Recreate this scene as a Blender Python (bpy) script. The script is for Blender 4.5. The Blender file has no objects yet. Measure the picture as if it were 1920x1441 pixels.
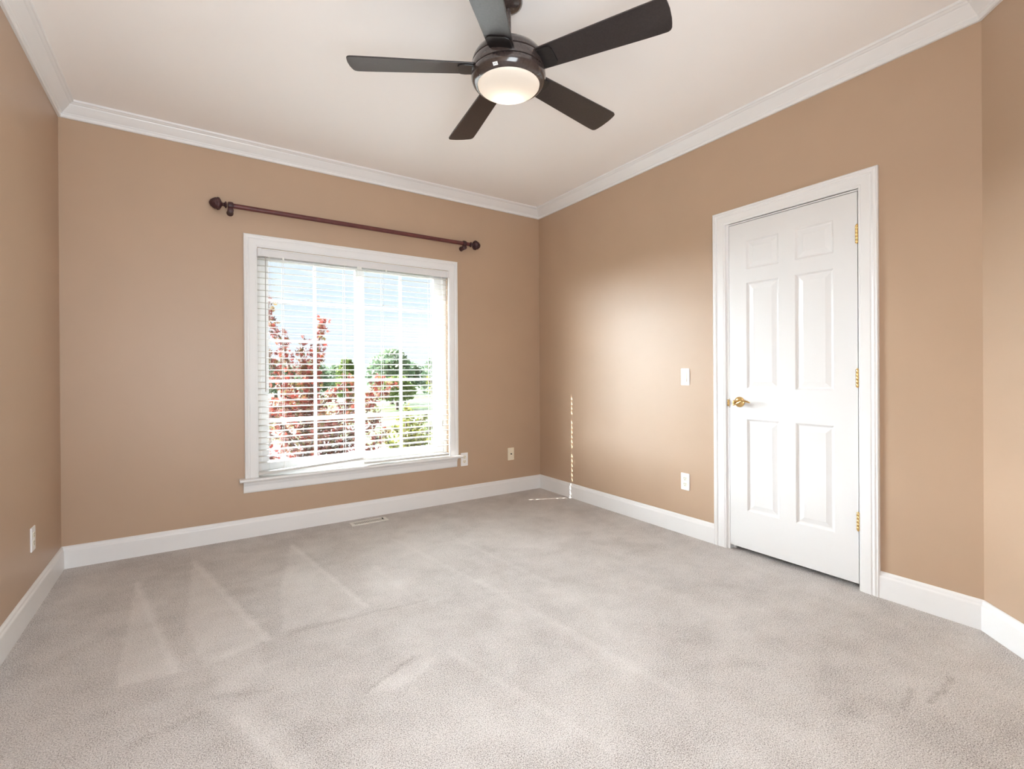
import bpy, bmesh, math, random
from mathutils import Vector, Matrix

S = bpy.context.scene
COL = S.collection
V = Vector

# ------------------------------------------------------------------ camera
cam_d = bpy.data.cameras.new('camera')
cam = bpy.data.objects.new('camera', cam_d)
COL.objects.link(cam)
F_PX, CY_PX = 902.026, 701.665
YAW, PITCH, ROLL = 0.5869, -0.00178, -0.00633
CAM = V((-2.82856, -3.76559, 1.11396))
cp, sp, cy_, sy_ = math.cos(PITCH), math.sin(PITCH), math.cos(YAW), math.sin(YAW)
fw = V((sy_ * cp, cy_ * cp, sp))
rt = V((cy_, -sy_, 0))
up = rt.cross(fw)
cr, sr = math.cos(ROLL), math.sin(ROLL)
rt, up = cr * rt + sr * up, -sr * rt + cr * up
m = Matrix((rt, up, -fw)).transposed().to_4x4()
m.translation = CAM
cam.matrix_world = m
cam_d.sensor_fit = 'HORIZONTAL'
cam_d.sensor_width = 36.0
cam_d.lens = F_PX * 36.0 / 1920
cam_d.shift_y = -(720.5 - CY_PX) / 1920
cam_d.clip_start = 0.02
cam_d.clip_end = 600
S.camera = cam

# ------------------------------------------------------------------ world, sun, daylight, added fill, exposure
wd = bpy.data.worlds.new('world')
S.world = wd
wd.use_nodes = True
wn, wl = wd.node_tree.nodes, wd.node_tree.links
wn.clear()
w_out = wn.new('ShaderNodeOutputWorld')
w_bg = wn.new('ShaderNodeBackground')
w_tc = wn.new('ShaderNodeTexCoord')
w_sep = wn.new('ShaderNodeSeparateXYZ')
w_rmp = wn.new('ShaderNodeValToRGB')
w_rmp.color_ramp.elements[0].position = 0.0
w_rmp.color_ramp.elements[0].color = (0.86, 0.92, 0.98, 1)
w_rmp.color_ramp.elements[1].position = 0.30
w_rmp.color_ramp.elements[1].color = (0.66, 0.82, 0.99, 1)
w_e = w_rmp.color_ramp.elements.new(0.12)
w_e.color = (0.72, 0.85, 0.98, 1)
w_noi = wn.new('ShaderNodeTexNoise')
w_noi.inputs['Scale'].default_value = 4.0
w_noi.inputs['Detail'].default_value = 5
w_map = wn.new('ShaderNodeMapping')
w_map.inputs['Scale'].default_value = (1, 1, 3)
w_cr = wn.new('ShaderNodeValToRGB')
w_cr.color_ramp.elements[0].position = 0.48
w_cr.color_ramp.elements[1].position = 0.72
w_mx = wn.new('ShaderNodeMixRGB')
w_mx.inputs[2].default_value = (0.93, 0.95, 0.98, 1)
wl.new(w_tc.outputs['Generated'], w_sep.inputs[0])
wl.new(w_sep.outputs['Z'], w_rmp.inputs[0])
wl.new(w_tc.outputs['Generated'], w_map.inputs[0])
wl.new(w_map.outputs[0], w_noi.inputs['Vector'])
wl.new(w_noi.outputs['Fac'], w_cr.inputs[0])
wl.new(w_cr.outputs[0], w_mx.inputs[0])
wl.new(w_rmp.outputs[0], w_mx.inputs[1])
wl.new(w_mx.outputs[0], w_bg.inputs[0])
w_bg.inputs[1].default_value = 0.56
wl.new(w_bg.outputs[0], w_out.inputs[0])

def aim(o, d):
    o.rotation_euler = V(d).to_track_quat('-Z', 'Y').to_euler()

def lamp(name, kind, energy, color=(1, 1, 1), loc=(0, 0, 0), d=(0, 0, -1), **kw):
    L = bpy.data.lights.new(name, kind)
    L.energy, L.color = energy, color
    for k, v in kw.items():
        setattr(L, k, v)
    o = bpy.data.objects.new(name, L)
    COL.objects.link(o)
    o.location = loc
    aim(o, d)
    return o

SUN_T = 0.714
lamp('sun', 'SUN', 11.0, (1.0, 0.94, 0.86), (-8, 8, 9), (0.907, -0.421, -SUN_T), angle=math.radians(0.2))
lamp('bright_sky', 'SUN', 52.0, (0.89, 0.955, 1.0), (-2, 9, 6), (0.5, -1.0, -0.10), angle=math.radians(105))
lamp('rear_fill', 'AREA', 37.0, (0.88, 0.95, 1.0), (-2.72, -4.45, 1.25), (0.12, 1, 0.6), shape='RECTANGLE', size=1.25, size_y=1.9)  # added fill light behind the camera, no known source there

S.view_settings.view_transform = 'Standard'
S.view_settings.look = 'None'
S.view_settings.gamma = 1.0
S.view_settings.use_curve_mapping = False
S.view_settings.exposure = 1.06
try:
    S.cycles.max_bounces = 10
    S.cycles.diffuse_bounces = 6
    S.cycles.transparent_max_bounces = 24
    S.cycles.sample_clamp_indirect = 6.0
    S.cycles.caustics_reflective = False
    S.cycles.caustics_refractive = False
except Exception:
    pass

# ------------------------------------------------------------------ materials
def pbsdf(name, col, rough=0.5, metal=0.0, spec=0.5, noise=None, bump=None, coat=0.0, emit=None):
    """noise=(scale, amount, detail) colour mottling, bump=(scale, strength, distance)"""
    M = bpy.data.materials.new(name)
    M.use_nodes = True
    nt = M.node_tree
    b = nt.nodes['Principled BSDF']
    b.inputs['Base Color'].default_value = (*col, 1)
    b.inputs['Roughness'].default_value = rough
    b.inputs['Metallic'].default_value = metal
    b.inputs['Specular IOR Level'].default_value = spec
    b.inputs['Coat Weight'].default_value = coat
    if coat:
        b.inputs['Coat Roughness'].default_value = 0.08
    tc = nt.nodes.new('ShaderNodeTexCoord')
    if noise:
        n = nt.nodes.new('ShaderNodeTexNoise')
        n.inputs['Scale'].default_value = noise[0]
        n.inputs['Detail'].default_value = noise[2] if len(noise) > 2 else 3
        nt.links.new(tc.outputs['Object'], n.inputs['Vector'])
        r = nt.nodes.new('ShaderNodeValToRGB')
        a = noise[1]
        r.color_ramp.elements[0].position = 0.25
        r.color_ramp.elements[1].position = 0.75
        r.color_ramp.elements[0].color = (*[max(0, c * (1 - a)) for c in col], 1)
        r.color_ramp.elements[1].color = (*[min(1, c * (1 + a)) for c in col], 1)
        nt.links.new(n.outputs['Fac'], r.inputs[0])
        nt.links.new(r.outputs[0], b.inputs['Base Color'])
    if bump:
        n2 = nt.nodes.new('ShaderNodeTexNoise')
        n2.inputs['Scale'].default_value = bump[0]
        n2.inputs['Detail'].default_value = 2
        nt.links.new(tc.outputs['Object'], n2.inputs['Vector'])
        bp = nt.nodes.new('ShaderNodeBump')
        bp.inputs['Strength'].default_value = bump[1]
        bp.inputs['Distance'].default_value = bump[2]
        nt.links.new(n2.outputs['Fac'], bp.inputs['Height'])
        nt.links.new(bp.outputs[0], b.inputs['Normal'])
    return M

WALLC = (0.475, 0.338, 0.235)
M_wall = pbsdf('tan_eggshell_paint', WALLC, 0.42, spec=0.55, noise=(3, 0.02), bump=(420, 0.10, 0.001))
M_ceil = pbsdf('ceiling_paint', (0.95, 0.925, 0.905), 0.8, spec=0.2, bump=(300, 0.05, 0.001))
M_trim = pbsdf('white_trim_paint', (0.83, 0.83, 0.83), 0.32, spec=0.5, noise=(5, 0.01))
M_door = pbsdf('white_door_paint', (0.79, 0.79, 0.79), 0.36, spec=0.5, bump=(90, 0.05, 0.001))
M_vinyl = pbsdf('white_vinyl', (0.72, 0.72, 0.72), 0.35, noise=(6, 0.01))
M_slat = pbsdf('ivory_blind_slat', (0.66, 0.65, 0.62), 0.45, noise=(9, 0.012))
M_head = pbsdf('pale_grey_headrail', (0.74, 0.74, 0.75), 0.4, noise=(6, 0.02))
M_cord = pbsdf('white_cord', (0.85, 0.85, 0.82), 0.8, noise=(200, 0.05))
M_wand = pbsdf('clear_grey_wand', (0.42, 0.40, 0.38), 0.25, noise=(30, 0.05))
M_brass = pbsdf('polished_brass', (0.86, 0.60, 0.26), 0.2, metal=1.0, noise=(40, 0.08))
M_dark = pbsdf('dark_slot', (0.03, 0.028, 0.026), 0.6, noise=(50, 0.1))
M_plate = pbsdf('white_plastic_plate', (0.88, 0.88, 0.88), 0.35, noise=(20, 0.01))
M_ivory = pbsdf('ivory_plastic', (0.86, 0.78, 0.62), 0.4, noise=(20, 0.02))
M_cream = pbsdf('cream_plastic', (0.86, 0.82, 0.70), 0.4, noise=(20, 0.02))
M_iron_refl = pbsdf('iron_reflection_black', (0.012, 0.010, 0.010), 0.3, noise=(60, 0.2))  # black also stands in for the housing's reflection on the blade roots
M_fan = pbsdf('espresso_gloss', (0.045, 0.032, 0.029), 0.16, spec=0.6, noise=(120, 0.25), coat=0.5)
M_blade = pbsdf('espresso_blade', (0.022, 0.017, 0.017), 0.30, spec=0.55, noise=(160, 0.35), bump=(380, 0.12, 0.001))
M_rod = pbsdf('oxblood_rod', (0.115, 0.028, 0.026), 0.42, noise=(30, 0.2))
M_fin = pbsdf('dark_burgundy_resin', (0.050, 0.016, 0.018), 0.45, noise=(60, 0.35), bump=(120, 0.4, 0.003))
M_vent = pbsdf('cream_metal_register', (0.80, 0.78, 0.72), 0.45, noise=(30, 0.02))
M_light_block = pbsdf('light_block_paint', (0.35, 0.30, 0.26), 0.7, noise=(5, 0.05))
M_siding = pbsdf('beige_siding', (0.55, 0.50, 0.42), 0.7, noise=(5, 0.05))
M_stick = pbsdf('sticker_white', (0.9, 0.9, 0.9), 0.4, noise=(50, 0.01))

def carpet_material():
    M = bpy.data.materials.new('beige_cut_pile_carpet')
    M.use_nodes = True
    nt = M.node_tree
    N, L = nt.nodes, nt.links
    b = N['Principled BSDF']
    b.inputs['Roughness'].default_value = 0.95
    b.inputs['Specular IOR Level'].default_value = 0.1
    try:
        b.inputs['Sheen Weight'].default_value = 0.25
        b.inputs['Sheen Roughness'].default_value = 0.5
    except Exception:
        pass
    tc = N.new('ShaderNodeTexCoord')
    def math_(op, a, b_=None, c=None):
        n = N.new('ShaderNodeMath')
        n.operation = op
        for i, x in enumerate((a, b_, c)):
            if x is None:
                continue
            if isinstance(x, (int, float)):
                n.inputs[i].default_value = x
            else:
                L.new(x, n.inputs[i])
        return n.outputs[0]
    def noise(scale, detail, rough=0.5, vec=None):
        n = N.new('ShaderNodeTexNoise')
        n.inputs['Scale'].default_value = scale
        n.inputs['Detail'].default_value = detail
        n.inputs['Roughness'].default_value = rough
        L.new(vec or tc.outputs['Object'], n.inputs['Vector'])
        return n
    # wobble the coordinates a little so the vacuum marks have furry edges
    wob = noise(22, 4, 0.7)
    vs = N.new('ShaderNodeVectorMath')
    vs.operation = 'SUBTRACT'
    vs.inputs[1].default_value = (0.5, 0.5, 0.5)
    L.new(wob.outputs['Color'], vs.inputs[0])
    vm = N.new('ShaderNodeVectorMath')
    vm.operation = 'SCALE'
    vm.inputs['Scale'].default_value = 0.05
    L.new(vs.outputs[0], vm.inputs[0])
    va = N.new('ShaderNodeVectorMath')
    va.operation = 'ADD'
    L.new(tc.outputs['Object'], va.inputs[0])
    L.new(vm.outputs[0], va.inputs[1])
    sx = N.new('ShaderNodeSeparateXYZ')
    L.new(va.outputs[0], sx.inputs[0])
    X, Y = sx.outputs['X'], sx.outputs['Y']
    def half(p, q, soft):
        # signed distance to the left of p->q, softened
        dx, dy = q[0] - p[0], q[1] - p[1]
        l = math.hypot(dx, dy)
        nx, ny = -dy / l, dx / l
        c = -(nx * p[0] + ny * p[1])
        d = math_('ADD', math_('MULTIPLY', X, nx), math_('MULTIPLY_ADD', Y, ny, c))
        r = math_('MULTIPLY_ADD', d, 1.0 / soft, 0.5)
        n = N[r.node.name]
        n.use_clamp = True
        return r
    def poly(pts, soft):
        ar = sum(pts[i][0] * pts[(i + 1) % len(pts)][1] - pts[(i + 1) % len(pts)][0] * pts[i][1] for i in range(len(pts)))
        if ar < 0:
            pts = pts[::-1]
        r = None
        for i in range(len(pts)):
            h = half(pts[i], pts[(i + 1) % len(pts)], soft)
            r = h if r is None else math_('MINIMUM', r, h)
        return r
    def stripe(p, q, w, soft=0.02):
        dx, dy = q[0] - p[0], q[1] - p[1]
        l = math.hypot(dx, dy)
        nx, ny = -dy / l * w / 2, dx / l * w / 2
        return poly([(p[0] + nx, p[1] + ny), (p[0] - nx, p[1] - ny), (q[0] - nx, q[1] - ny), (q[0] + nx, q[1] + ny)], soft)
    marks = [
        (poly([(-3.084, -0.468), (-3.065, -1.548), (-2.877, -1.565)], .02), .55),
        (poly([(-2.83, -.28), (-2.86, -1.158), (-2.793, -1.582), (-2.567, -1.499)], .025), .45),
        (poly([(-2.289, -.3), (-2.46, -1.049), (-2.503, -1.466), (-2.242, -1.494), (-2.131, -1.453)], .025), .42),
        (poly([(-2.765, -1.526), (-2.77, -1.777), (-2.694, -1.808), (-2.608, -1.756), (-2.612, -1.484)], .03), .40),
        (poly([(-2.333, -2.08), (-2.202, -2.016), (-2.023, -2.005), (-2.079, -2.068), (-2.231, -2.122)], .03), .55),
        (poly([(-2.805, -1.819), (-2.669, -1.905), (-2.534, -2.33), (-2.635, -2.262)], .04), .34),
        (poly([(-1.931, -.687), (-1.47, -.634), (-1.949, -1.47), (-2.063, -1.321)], .10), .30),
        (poly([(-1.87, -1.989), (-1.571, -1.861), (-1.497, -1.974), (-1.824, -2.242)], .08), .30),
        (stripe((-3.082, -.485), (-2.877, -1.573), .035), .42),
        (stripe((-2.825, -.304), (-2.565, -1.515), .035), .42),
        (stripe((-2.29, -.347), (-2.138, -1.461), .03), .34),
        (stripe((-2.719, -1.945), (-2.60, -2.30), .03), .36),
        (stripe((-1.956, -.98), (-1.906, -1.568), .03), .22),
        (stripe((-1.70, -.60), (-1.55, -1.60), .03), .20),
        (stripe((-1.35, -.80), (-1.25, -1.75), .03), .18),
        (stripe((-1.55, -1.50), (-1.42, -2.75), .04), .22),
        (stripe((-1.98, -2.0), (-1.80, -2.75), .03), .22),
        (poly([(-1.36, -1.75), (-1.15, -1.78), (-1.16, -1.98), (-1.32, -1.98)], .06), .22),
        (poly([(-1.50, -2.25), (-1.30, -2.2), (-1.33, -2.5), (-1.52, -2.55)], .06), .26),
        (stripe((-2.482, -1.50), (-1.861, -1.55), .02), -.34),
        (stripe((-2.333, -2.075), (-2.102, -1.965), .014, .012), -.5),
        (stripe((-2.773, -1.80), (-2.597, -1.875), .02), -.34),
        (stripe((-1.605, -1.665), (-1.359, -1.78), .014), -.28),
        (stripe((-2.998, -1.92), (-2.80, -1.87), .03), -.28),
        (stripe((-1.10, -2.69), (-1.03, -2.79), .06, .05), -.45),
        (stripe((-.78, -3.199), (-.537, -3.194), .02, .014), -.62),
        (stripe((-.891, -3.155), (-.727, -3.137), .018, .014), -.52),
        (stripe((-1.06, -3.08), (-.992, -3.02), .05, .05), -.36),
        (stripe((-1.0, -3.30), (-.70, -3.42), .05, .06), -.3),
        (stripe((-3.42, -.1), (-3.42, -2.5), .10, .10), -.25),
    ]
    tot = None
    for mk, wt in marks:
        t = math_('MULTIPLY', mk, wt)
        tot = t if tot is None else math_('ADD', tot, t)
    # footprints and pile direction, soft blotches
    bl = noise(2.6, 5, 0.62)
    blo = math_('MULTIPLY', math_('SUBTRACT', bl.outputs['Fac'], 0.5), 1.9)
    bl2 = noise(9, 4, 0.6)
    blo2 = math_('MULTIPLY', math_('SUBTRACT', bl2.outputs['Fac'], 0.5), 1.1)
    fib = noise(265, 2, 0.6)
    f1 = math_('MULTIPLY', math_('SUBTRACT', fib.outputs['Fac'], 0.5), 3.2)
    fib2 = noise(95, 3, 0.75)
    f2 = math_('MULTIPLY', math_('SUBTRACT', fib2.outputs['Fac'], 0.5), 1.5)
    big = math_('ADD', tot, math_('ADD', blo, blo2))
    allv = math_('ADD', math_('MULTIPLY', big, 0.29), math_('ADD', math_('MULTIPLY', f1, 0.80), math_('MULTIPLY', f2, 0.34)))
    fac = math_('ADD', allv, 0.5)
    rp = N.new('ShaderNodeValToRGB')
    e = rp.color_ramp.elements
    e[0].position, e[0].color = 0.0, (0.20, 0.172, 0.155, 1)
    e[1].position, e[1].color = 1.0, (0.90, 0.865, 0.84, 1)
    mid = e.new(0.5)
    mid.color = (0.66, 0.615, 0.588, 1)
    L.new(fac, rp.inputs[0])
    L.new(rp.outputs[0], b.inputs['Base Color'])
    bp = N.new('ShaderNodeBump')
    bp.inputs['Strength'].default_value = 0.55
    bp.inputs['Distance'].default_value = 0.006
    L.new(math_('ADD', f1, f2), bp.inputs['Height'])
    L.new(bp.outputs[0], b.inputs['Normal'])
    return M
M_carpet = carpet_material()

def glass_material():
    M = bpy.data.materials.new('window_glass')
    M.use_nodes = True
    nt = M.node_tree
    N, L = nt.nodes, nt.links
    N.clear()
    o = N.new('ShaderNodeOutputMaterial')
    mx = N.new('ShaderNodeMixShader')
    t = N.new('ShaderNodeBsdfTransparent')
    g = N.new('ShaderNodeBsdfGlossy')
    g.inputs['Roughness'].default_value = 0.02
    t.inputs['Color'].default_value = (0.97, 0.98, 0.98, 1)
    fr = N.new('ShaderNodeLayerWeight')
    pw = N.new('ShaderNodeMath')
    pw.operation = 'POWER'
    pw.inputs[1].default_value = 5.0
    ma = N.new('ShaderNodeMath')
    ma.operation = 'MULTIPLY_ADD'
    ma.inputs[1].default_value = 0.92
    ma.inputs[2].default_value = 0.04
    L.new(fr.outputs['Facing'], pw.inputs[0])
    L.new(pw.outputs[0], ma.inputs[0])
    L.new(ma.outputs[0], mx.inputs[0])
    L.new(t.outputs[0], mx.inputs[1])
    L.new(g.outputs[0], mx.inputs[2])
    L.new(mx.outputs[0], o.inputs[0])
    return M
M_glass = glass_material()

def bowl_material():
    M = bpy.data.materials.new('frosted_glass_bowl')
    M.use_nodes = True
    nt = M.node_tree
    N, L = nt.nodes, nt.links
    N.clear()
    o = N.new('ShaderNodeOutputMaterial')
    a1 = N.new('ShaderNodeAddShader')
    tr = N.new('ShaderNodeBsdfTranslucent')
    tr.inputs['Color'].default_value = (0.98, 0.93, 0.86, 1)
    pb = N.new('ShaderNodeBsdfPrincipled')
    pb.inputs['Base Color'].default_value = (0.80, 0.77, 0.73, 1)
    pb.inputs['Roughness'].default_value = 0.3
    pb.inputs['Emission Color'].default_value = (1.0, 0.88, 0.78, 1)
    pb.inputs['Emission Strength'].default_value = 0.13
    mx = N.new('ShaderNodeMixShader')
    mx.inputs[0].default_value = 0.6
    L.new(tr.outputs[0], mx.inputs[2])
    L.new(pb.outputs[0], mx.inputs[1])
    L.new(mx.outputs[0], o.inputs[0])
    N.remove(a1)
    return M
M_bowl = bowl_material()

def leaf_material(name, cols, rough=0.55, trans=0.35):
    M = bpy.data.materials.new(name)
    M.use_nodes = True
    nt = M.node_tree
    N, L = nt.nodes, nt.links
    b = N['Principled BSDF']
    b.inputs['Roughness'].default_value = rough
    b.inputs['Specular IOR Level'].default_value = 0.25
    g = N.new('ShaderNodeNewGeometry')
    r = N.new('ShaderNodeValToRGB')
    e = r.color_ramp.elements
    n = len(cols)
    e[0].position, e[0].color = 0, (*cols[0], 1)
    e[1].position, e[1].color = 1, (*cols[-1], 1)
    for i in range(1, n - 1):
        x = e.new(i / (n - 1))
        x.color = (*cols[i], 1)
    L.new(g.outputs['Random Per Island'], r.inputs[0])
    L.new(r.outputs[0], b.inputs['Base Color'])
    t = N.new('ShaderNodeBsdfTranslucent')
    L.new(r.outputs[0], t.inputs['Color'])
    mx = N.new('ShaderNodeMixShader')
    mx.inputs[0].default_value = trans
    L.new(b.outputs[0], mx.inputs[1])
    L.new(t.outputs[0], mx.inputs[2])
    L.new(mx.outputs[0], N['Material Output'].inputs[0])
    return M
M_red = leaf_material('red_maple_leaf', [(.10, .022, .022), (.17, .035, .028), (.26, .05, .035), (.12, .045, .04), (.15, .13, .04), (.21, .065, .05), (.05, .035, .03)])
M_yel = leaf_material('yellow_green_leaf', [(.12, .135, .022), (.19, .185, .035), (.085, .12, .022), (.23, .21, .045)])
M_far_haze = leaf_material('hazed_green_leaf', [(.10, .16, .10), (.15, .21, .125), (.19, .24, .14), (.12, .18, .13)], trans=0.25)  # paler, bluer leaf colours carry the haze of distance
M_far2 = leaf_material('distant_bright_leaf', [(.11, .17, .045), (.17, .22, .06), (.14, .19, .06)], trans=0.25)
M_bark = pbsdf('bark', (0.12, 0.09, 0.075), 0.9, noise=(30, 0.3), bump=(60, 0.5, 0.01))
M_grass = pbsdf('lawn_grass', (0.055, 0.085, 0.026), 0.9, spec=0.1, noise=(0.35, 0.25, 6), bump=(30, 0.3, 0.02))
M_asph = pbsdf('asphalt', (0.028, 0.028, 0.030), 0.85, noise=(3, 0.12, 6), bump=(80, 0.3, 0.01))
M_conc = pbsdf('street_concrete', (0.20, 0.20, 0.205), 0.85, noise=(2, 0.08))
M_carp = pbsdf('dark_car_paint', (0.06, 0.065, 0.075), 0.25, coat=0.6, noise=(10, 0.05))
M_carg = pbsdf('car_glass', (0.10, 0.13, 0.16), 0.08, spec=0.9, noise=(4, 0.05))
M_tyre = pbsdf('tyre_rubber', (0.02, 0.02, 0.02), 0.8, noise=(30, 0.2))

# ------------------------------------------------------------------ helpers
def obj(name, bm, mat, parent=None, smooth=False, bevel=None, loc=None, subsurf=0):
    me = bpy.data.meshes.new(name)
    bmesh.ops.recalc_face_normals(bm, faces=bm.faces[:])
    bm.to_mesh(me)
    bm.free()
    for mm in (mat if isinstance(mat, (list, tuple)) else [mat]):
        me.materials.append(mm)
    o = bpy.data.objects.new(name, me)
    COL.objects.link(o)
    if parent:
        o.parent = parent
    if loc:
        o.location = loc
    if smooth:
        for p in me.polygons:
            p.use_smooth = True
        try:
            me.set_sharp_from_angle(angle=math.radians(38))
        except Exception:
            pass
    if bevel:
        b = o.modifiers.new('bevel', 'BEVEL')
        b.width = bevel
        b.segments = 2
        b.limit_method = 'ANGLE'
        b.angle_limit = math.radians(40)
    if subsurf:
        s = o.modifiers.new('sub', 'SUBSURF')
        s.levels = s.render_levels = subsurf
    return o

def thing(name, label, cat, loc=(0, 0, 0), rz=0.0, group=None):
    o = bpy.data.objects.new(name, None)
    o.empty_display_size = 0.1
    COL.objects.link(o)
    o.location = loc
    o.rotation_euler = (0, 0, rz)
    return tag(o, label, cat, group)

def tag(o, label, cat=None, group=None, kind=None):
    o['label'] = label
    if cat:
        o['category'] = cat
    if group:
        o['group'] = group
    if kind:
        o['kind'] = kind
    return o

def struct(o, label, cat):
    return tag(o, label, cat, kind='structure')

def box(bm, x0, x1, y0, y1, z0, z1):
    r = bmesh.ops.create_cube(bm, size=1)
    for v in r['verts']:
        v.co = V((x0 + (v.co.x + .5) * (x1 - x0), y0 + (v.co.y + .5) * (y1 - y0), z0 + (v.co.z + .5) * (z1 - z0)))
    return r['verts']

def frame_of(d):
    d = V(d).normalized()
    a = V((0, 0, 1)) if abs(d.z) < 0.95 else V((1, 0, 0))
    x = d.cross(a).normalized()
    return x, d.cross(x).normalized(), d

def lathe(bm, prof, origin=(0, 0, 0), axis=(0, 0, 1), n=32, rfun=None):
    """prof: list of (radius, height along axis)"""
    x, y, d = frame_of(axis)
    o = V(origin)
    rings = []
    for r, h in prof:
        if r < 1e-6:
            rings.append([bm.verts.new(o + d * h)])
        else:
            rings.append([bm.verts.new(o + d * h + (x * math.cos(2 * math.pi * i / n) + y * math.sin(2 * math.pi * i / n)) * (r * (rfun(i, h) if rfun else 1))) for i in range(n)])
    for a, b in zip(rings, rings[1:]):
        if len(a) == 1 and len(b) == 1:
            continue
        for i in range(n):
            j = (i + 1) % n
            if len(a) == 1:
                bm.faces.new((a[0], b[i], b[j]))
            elif len(b) == 1:
                bm.faces.new((a[i], b[0], a[j]))
            else:
                bm.faces.new((a[i], b[i], b[j], a[j]))
    for rg, flip in ((rings[0], 1), (rings[-1], 0)):
        if len(rg) > 2:
            bm.faces.new(rg[::-1] if flip else rg)

def tube(bm, pts, r, n=10):
    pts = [V(p) for p in pts]
    rs = r if isinstance(r, (list, tuple)) else [r] * len(pts)
    rings = []
    px = None
    for i, p in enumerate(pts):
        d = (pts[min(i + 1, len(pts) - 1)] - pts[max(i - 1, 0)]).normalized()
        if px is None:
            px, _, _ = frame_of(d)
        px = (px - d * px.dot(d)).normalized()
        py = d.cross(px)
        rings.append([bm.verts.new(p + (px * math.cos(2 * math.pi * k / n) + py * math.sin(2 * math.pi * k / n)) * rs[i]) for k in range(n)])
    for a, b in zip(rings, rings[1:]):
        for i in range(n):
            bm.faces.new((a[i], a[(i + 1) % n], b[(i + 1) % n], b[i]))
    bm.faces.new(rings[0][::-1])
    bm.faces.new(rings[-1])

def sweep(bm, pts, mv, nv, prof, closed_prof=True):
    """at each path point P: vertex = P + mv*u + nv*t for (u,t) in prof"""
    nv = V(nv)
    rows = [[bm.verts.new(V(p) + V(mm) * u + nv * t) for u, t in prof] for p, mm in zip(pts, mv)]
    k = len(prof)
    for a, b in zip(rows, rows[1:]):
        for i in range(k if closed_prof else k - 1):
            j = (i + 1) % k
            bm.faces.new((a[i], a[j], b[j], b[i]))
    bm.faces.new(rows[0][::-1])
    bm.faces.new(rows[-1])

# ------------------------------------------------------------------ room shell
XW, XR, YB, YD, ZC = -3.465, 0.0, -4.2, -3.1656, 2.70
CUT = (XR + YD - YB)                     # the angled wall runs 45 degrees from (0,YD) to (-CUT, YB)
ROOM = [V((XW, YB, 0)), V((XW, 0, 0)), V((0, 0, 0)), V((0, YD, 0)), V((-CUT, YB, 0))]

def inward(a, b):
    d = (b - a).normalized()
    return V((d.y, -d.x, 0))             # room walked clockwise
NRM = [inward(ROOM[i], ROOM[(i + 1) % 5]) for i in range(5)]   # left, window, right, angled, rear
def mitre(i):
    a, b = NRM[i - 1], NRM[i]
    return (a + b) / (1 + a.dot(b))
MIT = [mitre(i) for i in range(5)]

bm = bmesh.new()
vs = [bm.verts.new((x, y, 0)) for x, y in ((XW - .15, YB - .9), (0.75, YB - .9), (0.75, .15), (XW - .15, .15))]
bm.faces.new(vs)
vs2 = [bm.verts.new((v.co.x, v.co.y, -.2)) for v in vs]
bm.faces.new(vs2[::-1])
for i in range(4):
    bm.faces.new((vs[i], vs2[i], vs2[(i + 1) % 4], vs[(i + 1) % 4]))
struct(obj('floor', bm, M_carpet), 'beige cut pile carpet with vacuum marks covering the whole floor', 'carpet')
bm = bmesh.new()
box(bm, XW - .15, .75, YB - .9, .16, ZC, ZC + .2)
struct(obj('ceiling', bm, M_ceil), 'plain off white ceiling above the whole room', 'ceiling')

# window wall with its opening
WX0, WX1, WZ0, WZ1 = -2.450, -0.979, 0.395, 2.003
bm = bmesh.new()
for a in ((XW - .15, WX0, 0, ZC), (WX1, .75, 0, ZC), (WX0, WX1, 0, WZ0), (WX0, WX1, WZ1, ZC)):
    box(bm, a[0], a[1], 0, .16, a[2], a[3])
struct(obj('wall_back', bm, M_wall), 'tan painted wall around the window', 'wall')
bm = bmesh.new()
box(bm, XW - .15, XW, YB - .9, 0, 0, ZC)
struct(obj('wall_left', bm, M_wall), 'tan painted wall on the left of the room', 'wall')
# right wall with the door opening
DY0, DY1, DZ1 = -1.990, -2.708, 2.042
bm = bmesh.new()
box(bm, 0, .12, DY0, 0, 0, ZC)
box(bm, 0, .12, YD - .3, DY1, 0, ZC)
box(bm, 0, .12, DY1, DY0, DZ1, ZC)
struct(obj('wall_right', bm, M_wall), 'tan painted wall holding the white door', 'wall')
bm = bmesh.new()
a, b = ROOM[3], ROOM[4]
n = NRM[3]
q = [a, b, b - n * .15, a - n * .15 + V((0, -.0, 0))]
lo = [bm.verts.new((p.x, p.y, 0)) for p in q]
hi = [bm.verts.new((p.x, p.y, ZC)) for p in q]
bm.faces.new(lo[::-1]); bm.faces.new(hi)
for i in range(4):
    bm.faces.new((lo[i], lo[(i + 1) % 4], hi[(i + 1) % 4], hi[i]))
struct(obj('wall_angled', bm, M_wall), 'tan wall turning at an angle beyond the door', 'wall')
bm = bmesh.new()
for a in ((XW, -3.38, 0, ZC), (-2.0, -CUT, 0, ZC), (-3.38, -2.0, 2.45, ZC)):  # opening made so the added rear fill light can enter
    box(bm, a[0], a[1], YB - .12, YB, a[2], a[3])
struct(obj('wall_front', bm, M_wall), 'tan wall behind the viewer with a wide opening for the added fill light', 'wall')
# unseen closet walls added behind the door to stop light leaking in
bm = bmesh.new()
box(bm, .70, .75, YD - .3, -1.5, 0, ZC)
box(bm, .12, .70, -1.55, -1.5, 0, ZC)
box(bm, .12, .70, YD - .3, YD - .25, 0, ZC)
struct(obj('closet_light_block', bm, M_light_block), 'unseen closet wall added behind the door against light leaks', 'wall')

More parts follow.
